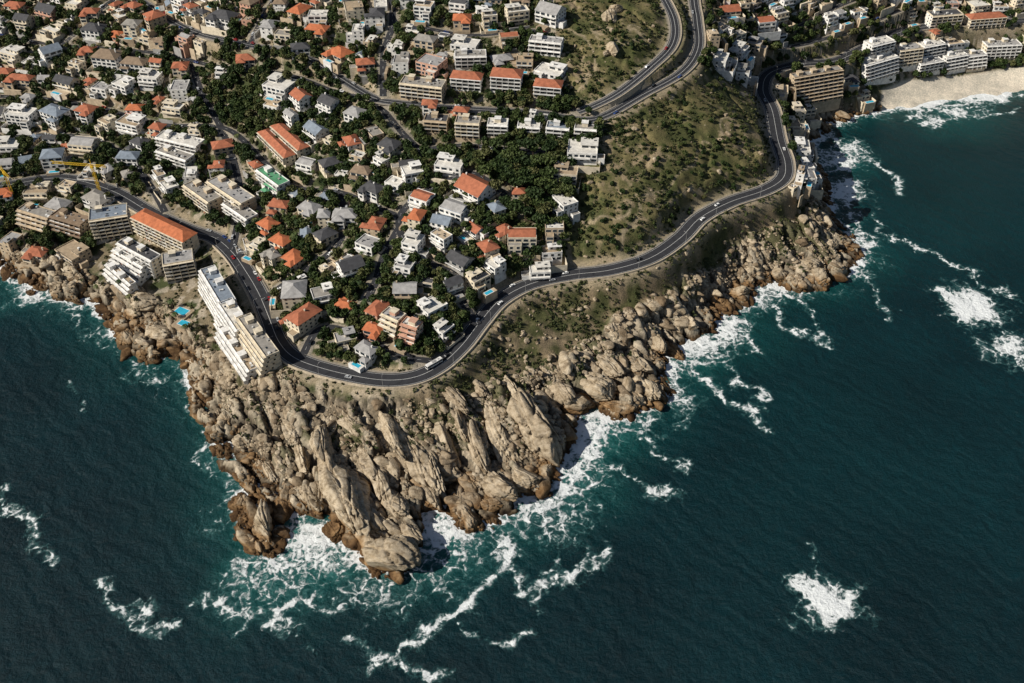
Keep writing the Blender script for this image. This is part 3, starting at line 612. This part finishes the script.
for ph,(tries,lo,hi) in enumerate([(5500,14,23),(9000,10,15),(2500,7,10)]):
    for _ in range(tries):
        if pr.random()<.3: px=pr.uniform(700,1060); py=pr.uniform(-35,190)
        else: px=pr.uniform(-70,620); py=pr.uniform(-35,365)
        u2=False; ap=np.array([px]);bp=np.array([py])
        if inpoly(ap,bp,urban)[0] or inpoly(ap,bp,urban3)[0]: pass
        elif inpoly(ap,bp,urban2)[0]: u2=True
        else: continue
        if any(inpoly(ap,bp,g_)[0] for g_ in green): continue
        x,y,_=Wg(px,py,5,gh)
        w=pr.uniform(lo,hi)*(.85 if u2 else 1); d=w*pr.uniform(.6,.9); rot=pick_rot(x,y)
        j,i=rect(x,y,rot,w+.6,d+1.5)
        if occ[j,i].any(): continue
        r=pr.random(); st=pr.choice([1,2,2,3]) if ph<2 else 1
        wall=pr.choice(["white"]*6+["cream"]*4+["sand"]*2+["salmon"]*(pr.random()<.4))
        if r<(.5 if not u2 else .75): ty="flat"; roof=pr.choice(["flatwhite","flatwhite","flatwhite","flatgrey","lgrey","deck","sand"])
        elif r<.86: ty="hip"; roof=pr.choice(["terra","terra","orange","brown","slate","lgrey","lgrey","bluegrey","flatgrey"])
        else: ty="gable"; roof=pr.choice(["slate","lgrey","terra","bluegrey"])
        place(house(ty,w,d,st,wall,roof,ph<2 and pr.random()<.35),HN[ty],x,y,rot,w,d,pr.uniform(1.0,2.6)); cnt+=1
# ------------------------------------------------------------------ boulders
def ico(sub):
    bm=bmesh.new(); bmesh.ops.create_icosphere(bm,subdivisions=sub,radius=1); v=np.array([q.co[:] for q in bm.verts]); f=np.array([[q.index for q in t.verts] for t in bm.faces]); bm.free(); return v,f
I2=ico(2);I3=ico(3);I5=ico(5)
def shape(v,r,cuts=9,cracks=0,amp=.08,hf=0,sq=.8,lo=.6):
    v=v.copy()
    for _ in range(4):
        n_=r.normal(size=3)*r.uniform(1,2.6); v*= (1+amp*.5*np.sin(v@n_+r.uniform(0,6)))[:,None]
    for _ in range(cuts):
        n_=r.normal(size=3); n_/=np.linalg.norm(n_); d=r.uniform(lo,.92)
        e=np.clip(v@n_-d,0,None); v-=e[:,None]*n_*sq
    for _ in range(cracks):
        n_=r.normal(size=3); n_[0]*=.25; n_/=np.linalg.norm(n_); d=r.uniform(-.65,.65)
        w_=r.uniform(.018,.035); g_=np.exp(-((v@n_-d+.05*np.sin(v[:,0]*6+d*9))/w_)**2); v*=(1-r.uniform(.12,.24)*g_)[:,None]
        st_=r.uniform(-.05,.05); v*=(1+st_*(v@n_>d))[:,None]
    if hf:
        for k_ in range(7): n_=r.normal(size=3)*r.uniform(5,16); v*=(1+hf*np.sin(v@n_+r.uniform(0,6)))[:,None]
    return v
V2=[shape(I2[0],nr,11,sq=.92,lo=.48) for _ in range(18)]; V3=[shape(I3[0],nr,11,2,.10,.008,.9,.5) for _ in range(18)]
bc=[];bf=[];bt=[];bs=[];bo=0
def xf(v,x,y,z,a,b_,c,rot,tilt):
    q=v*np.array([a,b_,c]); ct,st_=math.cos(tilt),math.sin(tilt)
    q=np.stack([q[:,0]*ct+q[:,2]*st_,q[:,1],-q[:,0]*st_+q[:,2]*ct],1)
    cr_,sr=math.cos(rot),math.sin(rot)
    return np.stack([q[:,0]*cr_-q[:,1]*sr+x,q[:,0]*sr+q[:,1]*cr_+y,q[:,2]+z],1)
def addb(v,f,x,y,z,a,b_,c,rot,tilt,tone,sm):
    global bo
    q=xf(v,x,y,z,a,b_,c,rot,tilt)
    bc.append(q);bf.append(f+bo);bt.append(np.full(len(q),tone));bs.append(np.full(len(f),sm));bo+=len(q)
rocky=gridf(blur(m_rock,1)); gs=gridf(sd); grd=gridf(RD)
jj=math.radians(-55)
for (num,smin,smax,lo,hi) in [(480,2.6,5.6,-6,75),(2200,1.3,2.6,-8,100),(9000,.6,1.4,-6,120)]:
    got=0;tr=0
    while got<num and tr<80:
        tr+=1; x=nr.uniform(-480,520,4000); y=nr.uniform(290,900,4000)
        sv=gs(x,y); ok=(sv>lo)&(sv<hi)&(rocky(x,y)>.5)&(grd(x,y)>smax+3)
        pxx,pyy=P(x,y,10+0*x); ok&=(pxx>-40)&(pxx<885)
        cl=fbm(x/14,y/14,3,301+int(smin*10)); ok&=(nr.rand(4000)<sst(.42,.64,cl)*np.clip(1.3-sv/70,.2,1))
        for k_ in np.nonzero(ok)[0]:
            if got>=num: break
            s_=smin+(smax-smin)*nr.rand()**2.0
            a=s_*nr.uniform(1.1,2.2)
            V,f=(V3,I3[1]) if s_>2.0 else (V2,I2[1])
            zz_=gz(x[k_],y[k_])
            if occ[min(len(ys)-1,np.searchsorted(ys,y[k_])),min(len(xs)-1,np.searchsorted(xs,x[k_]))]==2: continue
            addb(V[nr.randint(18)],f,x[k_],y[k_],zz_-s_*.1,a,s_,s_*nr.uniform(.5,.85),jj+nr.normal()*.4,nr.normal()*.25,nr.rand()**.8,s_>2.0); got+=1
big=[(345,488,33,13,13,(45,80)),(388,548,17,12,10,(1,.3)),(372,522,17,10,9,(1,1)),(262,518,18,8,9,(25,50)),(285,500,13,8,7,(1,2)),(415,452,32,9,9,(45,75)),(440,432,22,7,7,(40,70)),(392,430,20,7,7,(40,60)),(532,412,32,14,14,(50,65)),(500,425,24,8,9,(30,70)),(475,440,22,7,8,(30,60)),(470,478,13,8,7,(1,1)),(500,482,13,8,7,(1,.6)),(525,476,12,8,6,(1,.4)),(470,515,8,6,5,(1,1)),(490,500,8,6,5,(1,0)),(430,488,14,7,7,(1,1.5)),(600,385,14,9,8,(1,.4)),(640,360,12,8,7,(1,1)),(625,404,11,6,5,(1,0)),(650,385,10,7,6,(1,1)),(690,320,9,5,6,(1,.5)),(660,340,10,6,6,(1,1)),(820,273,9,6,7,(1,1)),(805,262,12,8,8,(1,.3)),(830,240,8,6,6,(1,1)),(145,300,10,8,7,(1,0)),(125,333,9,7,6,(1,1)),(158,330,9,7,6,(1,0)),(300,455,15,7,7,(30,50)),(320,440,18,6,7,(30,60)),(365,460,19,7,7,(40,60)),(240,440,8,6,5,(1,1)),(225,415,8,5,4,(1,1)),(395,500,13,8,7,(1,1)),(455,395,14,6,6,(1,1)),(560,385,13,7,8,(1,1)),(580,400,11,7,6,(1,0)),(720,300,9,5,5,(1,0)),(750,270,9,5,6,(1,.5)),(780,270,8,5,5,(1,0)),(412,530,10,7,6,(1,1)),(310,490,15,7,7,(1,2)),(335,530,9,6,5,(1,2)),(240,500,9,7,6,(1,1)),(30,262,7,5,4,(1,0)),(70,275,7,5,4,(1,0)),(190,350,7,5,5,(1,0)),(545,470,9,7,5,(1,0)),(328,468,22,6,8,(40,80)),(432,465,20,5,7,(40,75)),(460,418,19,5,6,(35,70)),(515,388,18,6,8,(50,60)),(380,480,20,7,8,(40,70)),(270,470,10,6,5,(1,1)),(290,430,10,6,5,(1,1)),(350,420,12,6,5,(1,1)),(210,370,8,6,5,(1,1)),(175,340,8,6,5,(1,0)),(480,385,12,6,6,(1,1)),(740,290,8,5,5,(1,0)),(675,350,8,6,5,(1,1)),(610,365,12,7,7,(1,1))]
for px,py,a,b_,c,(dx,dy) in big:
    x,y,z=Wg(px,py,c*.6,gh); rot=math.atan2(-dy/.67,dx)
    z=max(gz(x,y),0)
    q=xf(shape(I5[0],nr,14,11,.12,.009,.9,.48),0,0,0,a*1.08,b_*1.08,c,0,.10*nr.normal())
    o=link("granite_boulder",npmesh("granite_boulder",q,I5[1],[mb_],True,{"tone":('FLOAT',np.full(len(q),nr.uniform(.55,1.0)))}))
    o.location=(x,y,z+c*.02); o.rotation_euler=(0,0,rot)
for px,py,a in [(610,16,9),(616,8,6),(613,48,7),(607,52,4)]:
    x,y,z=Wg(px,py,2,gh); q=xf(shape(I5[0],nr,12,5,.10,.007,.85,.5),0,0,0,a*1.3,a*.9,a*.8,0,.1)
    o=link("granite_boulder",npmesh("granite_boulder",q,I5[1],[mb_],True,{"tone":('FLOAT',np.full(len(q),.85))})); o.location=(x,y,gz(x,y)+a*.15); o.rotation_euler=(0,0,nr.rand()*3)
for px,py,s_ in [(655,160,2),(720,140,2),(690,190,2),(860,255,3)]:
    x,y,z=Wg(px,py,0,gh); z=max(gz(x,y),-.5)
    addb(V3[nr.randint(14)],I3[1],x,y,z,s_*1.5,s_,s_*.9,nr.rand()*3,0,.4 if py>200 else .9,True)
x=nr.uniform(-200,400,9000); y=nr.uniform(450,800,9000); sm_=gridf(blur(m_scr,1))(x,y); hm_=gridf(blur(m_hill,1))(x,y); rr_=grd(x,y); cl=fbm(x/12,y/12,3,777)
for k_ in np.nonzero((rr_>4)&(((sm_>.5)&(nr.rand(9000)<sst(.4,.6,cl)*.8))|((hm_>.5)&(nr.rand(9000)<.08))))[0]:
    s_=.5+2.2*nr.rand()**3
    addb(V2[nr.randint(16)],I2[1],x[k_],y[k_],gz(x[k_],y[k_]),s_*1.3,s_,s_*.8,nr.rand()*3,0,.3+.6*nr.rand(),False)
me=npmesh("shore_boulders",np.concatenate(bc),np.concatenate(bf),[mb_],np.concatenate(bs),{"tone":('FLOAT',np.concatenate(bt))}); link("shore_boulders",me)
# ------------------------------------------------------------------ vegetation
def quads(c,size,r):
    n_=len(c); a=r.normal(size=(n_,3));a/=np.linalg.norm(a,axis=1)[:,None]; b_=np.cross(a,r.normal(size=(n_,3)));b_/=np.linalg.norm(b_,axis=1)[:,None]
    s_=(size*r.uniform(.6,1.3,n_))[:,None]; a=a*s_;b_=b_*s_
    return np.stack([c-a-b_*.4,c+a-b_,c+a*.6+b_,c-a*.8+b_*.8],1).reshape(-1,3),np.arange(n_*4).reshape(-1,4)
def treemesh(kind,r):
    R=r.uniform(2.6,4.0); Ht=r.uniform(5,8); lob=[]
    if kind=="pine":
        Ht=r.uniform(9,12); R=r.uniform(3.5,5); 
        for i in range(6): an=i*1.05+r.rand(); lob.append((math.cos(an)*R*.6,math.sin(an)*R*.6,Ht+r.uniform(-.8,.5),R*.5,1.3))
        lob.append((0,0,Ht+.6,R*.6,1.5))
    else:
        for i in range(6): an=i*1.05+r.rand(); rr=R*r.uniform(.35,.6); lob.append((math.cos(an)*rr,math.sin(an)*rr,Ht*.65+r.uniform(-1,1.4),R*r.uniform(.4,.55),R*r.uniform(.35,.55)))
        lob.append((0,0,Ht*.85,R*.5,R*.45))
    tr=MB(); tr.cyl(0,0,-1,Ht*.55,.35,.2,"brown",7)
    for l in lob[:5]: tr.beam((0,0,Ht*.4),(l[0]*.8,l[1]*.8,l[2]),.1,"brown")
    cs=[]
    for l in lob:
        n_=70; d=r.normal(size=(n_,3));d/=np.linalg.norm(d,axis=1)[:,None]; d*=r.uniform(.55,1.08,(n_,1)); cs.append(d*np.array([l[3],l[3],l[4]])+np.array(l[:3]))
    c=np.concatenate(cs); q,f=quads(c,.62,r)
    v=tr.v+[tuple(t_) for t_ in q]; nv=len(tr.v); fc=tr.f+[tuple(int(i)+nv for i in t_) for t_ in f]
    me=bpy.data.meshes.new("tree"); me.from_pydata(v,[],fc); me.materials.append(mbark); me.materials.append(mleaf)
    me.polygons.foreach_set('material_index',np.array([0]*len(tr.f)+[1]*len(f),np.int32)); me.update(); return me
def palmmesh(r):
    tr=MB(); Ht=r.uniform(5,8); tr.cyl(0,0,-1,Ht,.28,.18,"brown",7); nv0=len(tr.f)
    for i in range(16):
        an=i*.4+r.rand()*.3; L=r.uniform(2.2,3); p0=Vector((0,0,Ht)); sd_=Vector((-math.sin(an),math.cos(an),0))*.35
        for k_ in range(4):
            t=(k_+1)/4; p1=Vector((math.cos(an)*L*t,math.sin(an)*L*t,Ht+1.0*math.sin(t*2.6)-1.4*t*t)); tr.poly([tuple(p0-sd_),tuple(p1-sd_),tuple(p1+sd_),tuple(p0+sd_)],"green"); p0=p1
    me=bpy.data.meshes.new("palm_tree"); me.from_pydata(tr.v,[],tr.f); me.materials.append(mbark); me.materials.append(mleaf)
    me.polygons.foreach_set('material_index',np.array([0]*nv0+[1]*(len(tr.f)-nv0),np.int32)); me.update(); return me
TM=[treemesh("b",nr) for _ in range(9)]; PM=[treemesh("pine",nr) for _ in range(3)]; PL=[palmmesh(nr) for _ in range(2)]
def cell(x,y): return min(len(ys)-1,np.searchsorted(ys,y)),min(len(xs)-1,np.searchsorted(xs,x))
nt_=0
hillveg=[[(560,-20),(660,-20),(660,40),(640,75),(600,95),(566,85)],hill_poly]
for _ in range(24000):
    if nt_>4800: break
    q_r=pr.random()
    if q_r<.25: px=pr.uniform(700,1080);py=pr.uniform(-30,190)
    elif q_r<.31: px=pr.uniform(555,780);py=pr.uniform(-20,270)
    else: px=pr.uniform(-60,620);py=pr.uniform(-30,370)
    ap=np.array([px]);bp=np.array([py])
    u=inpoly(ap,bp,urban)[0] or inpoly(ap,bp,urban3)[0]; u2=inpoly(ap,bp,urban2)[0] or inpoly(ap,bp,right_green)[0]; g_=any(inpoly(ap,bp,q_)[0] for q_ in green[:2]); hv_=.25<=q_r<.31 and any(inpoly(ap,bp,q_)[0] for q_ in hillveg)
    if not(u or u2 or g_ or hv_): continue
    dens=float(fbm(np.array([px/28]),np.array([py/22]),3,401)[0])
    if not g_ and pr.random()>sst(.3,.6,dens)*.8+.2: continue
    x,y,z=Wg(px,py,3,gh,12); j,i=cell(x,y)
    if RD[j,i]<1.8 or occ[j,i] in(1,2,3) or sd[j,i]<8: continue
    r=pr.random(); pn=inpoly(ap,bp,green[1])[0]
    if pn and r<.5: me_,nm=pr.choice(PM),"pine_tree"
    elif r<.05 and not hv_: me_,nm=pr.choice(PL),"palm_tree"
    else: me_,nm=pr.choice(TM),"tree"
    near_b=occ[rect(x,y,0,4,4)].max()==2
    o=link(nm,me_); s_=pr.uniform(.4,.72) if near_b and not g_ else pr.uniform(.6,1.15)*(1.1 if g_ else 1)
    if hv_: s_=pr.uniform(.25,.6)
    o.location=(x,y,gz(x,y)-.2-(1.5*s_ if hv_ else 0)); o.scale=(s_,s_,s_*pr.uniform(.85,1.1)); o.rotation_euler=(0,0,pr.uniform(0,6.28)); nt_+=1
    rr_=rect(x,y,0,1.6*s_,1.6*s_); occ[rr_]=np.maximum(occ[rr_]*(occ[rr_]<3),3)
print("houses",cnt,"trees",nt_)
for px,py in [(176,318),(186,330),(172,305),(120,285),(98,290),(130,300)]:
    x,y,z=Wg(px,py,3,gh); o=link("palm_tree",PL[0]); o.location=(x,y,gz(x,y))
NS=120000
x=nr.uniform(-480,560,NS); y=nr.uniform(400,1000,NS)
z=gh(x,y); rdv=grd(x,y); hv=gridf(blur(m_hill,1))(x,y); sc_=gridf(blur(m_scr,1))(x,y); rv=rocky(x,y); oc=occ[np.clip(np.searchsorted(ys,y)-1,0,len(ys)-1),np.clip(np.searchsorted(xs,x)-1,0,len(xs)-1)]
nz=fbm(x/11,y/11,4,501)
pr_=np.where(sc_>.5,sst(.30,.52,nz)*.95,np.where(hv>.5,sst(.33,.60,nz)*.85,np.where(rv>.5,sst(.48,.58,nz)*.7*(z>7),sst(.3,.55,nz)*.55)))
ok=(rdv>1.9)&(oc!=2)&(gs(x,y)>8)&(nr.rand(NS)<pr_)&(gridf(m_sand.astype(float))(x,y)<.1)
idx=np.nonzero(ok)[0]; print("shrubs",len(idx))
K=11; n_=len(idx); R=nr.uniform(.5,1.6,n_)**1.2; d=nr.normal(size=(n_,K,3)); d/=np.linalg.norm(d,axis=2)[...,None]; d[...,2]=np.abs(d[...,2])*.8
c=np.stack([x[idx],y[idx],z[idx]],1)[:,None]+d*R[:,None,None]*.8
q,f=quads(c.reshape(-1,3),np.repeat(R*.42,K),nr)
link("shrubs",npmesh("shrubs",q,f,[mshr]))
# ------------------------------------------------------------------ vehicles
def paint(nm,c): return simple(nm,c,.3,.03,.5,spec=.5)
cp=[paint("car_paint_white",(.8,.8,.79)),paint("car_paint_silver",(.45,.46,.47)),paint("car_paint_black",(.02,.02,.022)),paint("car_paint_red",(.35,.02,.02)),paint("car_paint_blue",(.03,.06,.2))]
def carmesh(pm):
    mb=MB()
    mb.prism([(-2.1,.35),(2.1,.35),(2.18,.72),(1.25,.95),(-2.0,1.0),(-2.18,.8)],-.85,.85,"white")
    mb.prism([(-1.75,.99),(.95,.96),(.35,1.43),(-1.35,1.43)],-.74,.74,"glass"); mb.box(-1.3,.3,-.7,.7,1.435,1.49,"white")
    for xx in(-1.35,1.35):
        for yy in(-.87,.67):
            mb.prism([(xx+.33*math.cos(i*.628),.33+.33*math.sin(i*.628)) for i in range(10)],yy,yy+.2,"dark")
    me=bpy.data.meshes.new("car"); me.from_pydata(mb.v,[],mb.f); ms=[pm,mats[MI["glass"]],mats[MI["dark"]]]
    for m in ms: me.materials.append(m)
    mm={MI["white"]:0,MI["glass"]:1,MI["dark"]:2}; me.polygons.foreach_set('material_index',np.array([mm[i] for i in mb.m],np.int32)); me.update(); return me
CM=[carmesh(p_) for p_ in cp]
def putcar(q,k_,off,nm="car",me_=None,flip=False):
    t=q[k_+1]-q[k_-1]; an=math.atan2(t[1],t[0]); n2_=np.array([math.sin(an),-math.cos(an)])
    o=link(nm,me_ or pr.choice(CM[:2]+CM)); o.location=(q[k_,0]+n2_[0]*off,q[k_,1]+n2_[1]*off,q[k_,2]+.02); o.rotation_euler=(0,-math.atan2(t[2],math.hypot(t[0],t[1]))*(1),an+(math.pi if flip else 0))
    if flip: o.rotation_euler[1]*=-1
def near(q,px,py):
    a,b_=P(q[:,0],q[:,1],q[:,2]); return int(np.clip(np.argmin((a-px)**2+(b_-py)**2),2,len(q)-3))
mq=roads[0][1]
for px,py,off,ci in [(568,276,-2.4,0),(497,302,2.4,0),(480,322,-2.4,0),(552,279,2.4,1),(700,218,2.4,0),(720,206,-2.4,0),(450,357,-2.4,2),(350,375,2.4,1),(273,330,-2.4,2),(640,262,-2.4,2),(780,150,2.4,0),(768,100,-2.4,1),(236,258,2.4,3),(800,64,2.4,0)]:
    putcar(mq,near(mq,px,py),off,"car",CM[ci],off<0)
for a,b_ in [((195,233),(255,290)),((262,300),(280,345)),((500,300),(525,286))]:
    k0,k1_=near(mq,*a),near(mq,*b_)
    for k_ in range(k0,k1_,3):
        if pr.random()<.75: putcar(mq,k_,-4.9,"parked_car")
for nm,q,w in roads[1:]:
    k_=5
    while k_<len(q)-5:
        if pr.random()<.35: putcar(q,k_,pr.choice([-1,1])*(w/2-1.0),"parked_car")
        k_+=pr.choice([3,4,6,9])
mb=MB(); mb.box(-6,6,-1.25,1.25,.45,3.1,"white"); mb.box(-5.8,5.8,-1.28,1.28,1.5,2.5,"glass"); mb.box(-6.03,-5.9,-1.1,1.1,1.2,2.7,"glass"); mb.box(5.9,6.04,-1.1,1.1,1.2,2.8,"glass")
mb.box(-1.5,1.5,-.8,.8,3.1,3.35,"lgrey"); mb.box(3,4.2,-.5,.5,3.1,3.2,"lgrey")
for xx in(-3.8,3.6):
    for yy in(-1.3,1.05): mb.prism([(xx+.5*math.cos(i*.628),.5+.5*math.sin(i*.628)) for i in range(10)],yy,yy+.25,"dark")
k_=near(mq,434,366); t=mq[k_+1]-mq[k_-1]; an=math.atan2(t[1],t[0]); mb.obj("bus",mq[k_,0]-math.sin(an)*2.6,mq[k_,1]+math.cos(an)*2.6,mq[k_,2]+.02,an)
lm=MB(); lm.cyl(0,0,0,9,.12,.07,"lgrey",6); lm.beam((0,0,9),(0,2,9.4),.06,"lgrey"); lm.box(-.15,.15,1.8,2.6,9.3,9.45,"lgrey")
lo=lm.obj("street_lamp",0,0,-50,0); lme=lo.data; bpy.data.objects.remove(lo)
for k_ in range(10,len(mq)-10,16):
    t=mq[k_+1]-mq[k_-1]; an=math.atan2(t[1],t[0]); o=link("street_lamp",lme); o.location=(mq[k_,0]+math.sin(an)*6.6,mq[k_,1]-math.cos(an)*6.6,mq[k_,2]+.1); o.rotation_euler=(0,0,an)
def crane(px,py,Hc,jib,rot):
    mb=MB()
    for z in range(-2,int(Hc),3):
        for a,c in((-1,-1),(1,-1),(1,1),(-1,1)):
            mb.beam((a*.8,c*.8,z),(a*.8,c*.8,z+3),.18,"yellow"); mb.beam((a*.8,c*.8,z),(-c*.8,a*.8,z+3),.1,"yellow")
    mb.box(-1,1,-1,1,Hc,Hc+2,"yellow")
    for x_ in range(-12,int(jib),2):
        for yy in(-.7,.7): mb.beam((x_,yy,Hc+2),(x_+2,yy,Hc+2),.2,"yellow"); mb.beam((x_,yy,Hc+2),(x_+1,0,Hc+3.4),.1,"yellow"); mb.beam((x_+1,0,Hc+3.4),(x_+2,yy,Hc+2),.1,"yellow")
        mb.beam((x_+1,0,Hc+3.4),(x_+3,0,Hc+3.4),.2,"yellow")
    mb.box(-12,-9,-1,1,Hc,Hc+2,"grey"); mb.beam((0,0,Hc+2),(0,0,Hc+8),.3,"yellow"); mb.beam((0,0,Hc+8),(jib*.7,0,Hc+3.4),.06,"dark"); mb.beam((0,0,Hc+8),(-11,0,Hc+2),.06,"dark")
    x,y,z=Wg(px,py,0,gh); mb.obj("tower_crane",x,y,z,rot)
crane(15,200,24,30,2.3); crane(100,192,22,32,3.0)
for px,py,w,d in [(182,312,9,6),(184,324,7,5),(400,347,6,3),(120,285,6,4)]:
    x,y,z=Wg(px,py,1,gh); mb=MB(); mb.box(-w/2-3,w/2+3,-d/2-3,d/2+3,-8,.6,"deck"); pool(mb,0,0,w,d,.6); mb.obj("swimming_pool",x,y,gz(x,y)+1.2,-.5)
# ------------------------------------------------------------------ light
sv=Vector((-.85,-.30,0)).normalized(); el=math.radians(37)
sdir=Vector((sv.x*math.cos(el),sv.y*math.cos(el),math.sin(el)))
ld=bpy.data.lights.new("sun",'SUN'); ld.energy=5.0; ld.angle=math.radians(.5); ld.color=(1,.94,.84)
lo=bpy.data.objects.new("sun",ld); scene.collection.objects.link(lo); lo.rotation_euler=sdir.to_track_quat('Z','Y').to_euler(); lo.location=(-300,0,500)
wd=bpy.data.worlds.new("World"); scene.world=wd; wd.use_nodes=True; nt=wd.node_tree
sk=nt.nodes.new('ShaderNodeTexSky'); sk.sky_type='NISHITA'; sk.sun_disc=False; sk.sun_elevation=el; sk.sun_rotation=math.atan2(sv.x,sv.y)
nt.links.new(sk.outputs[0],nt.nodes['Background'].inputs[0]); nt.nodes['Background'].inputs[1].default_value=.05
scene.view_settings.view_transform='Standard'; scene.view_settings.look='None'; scene.view_settings.exposure=0
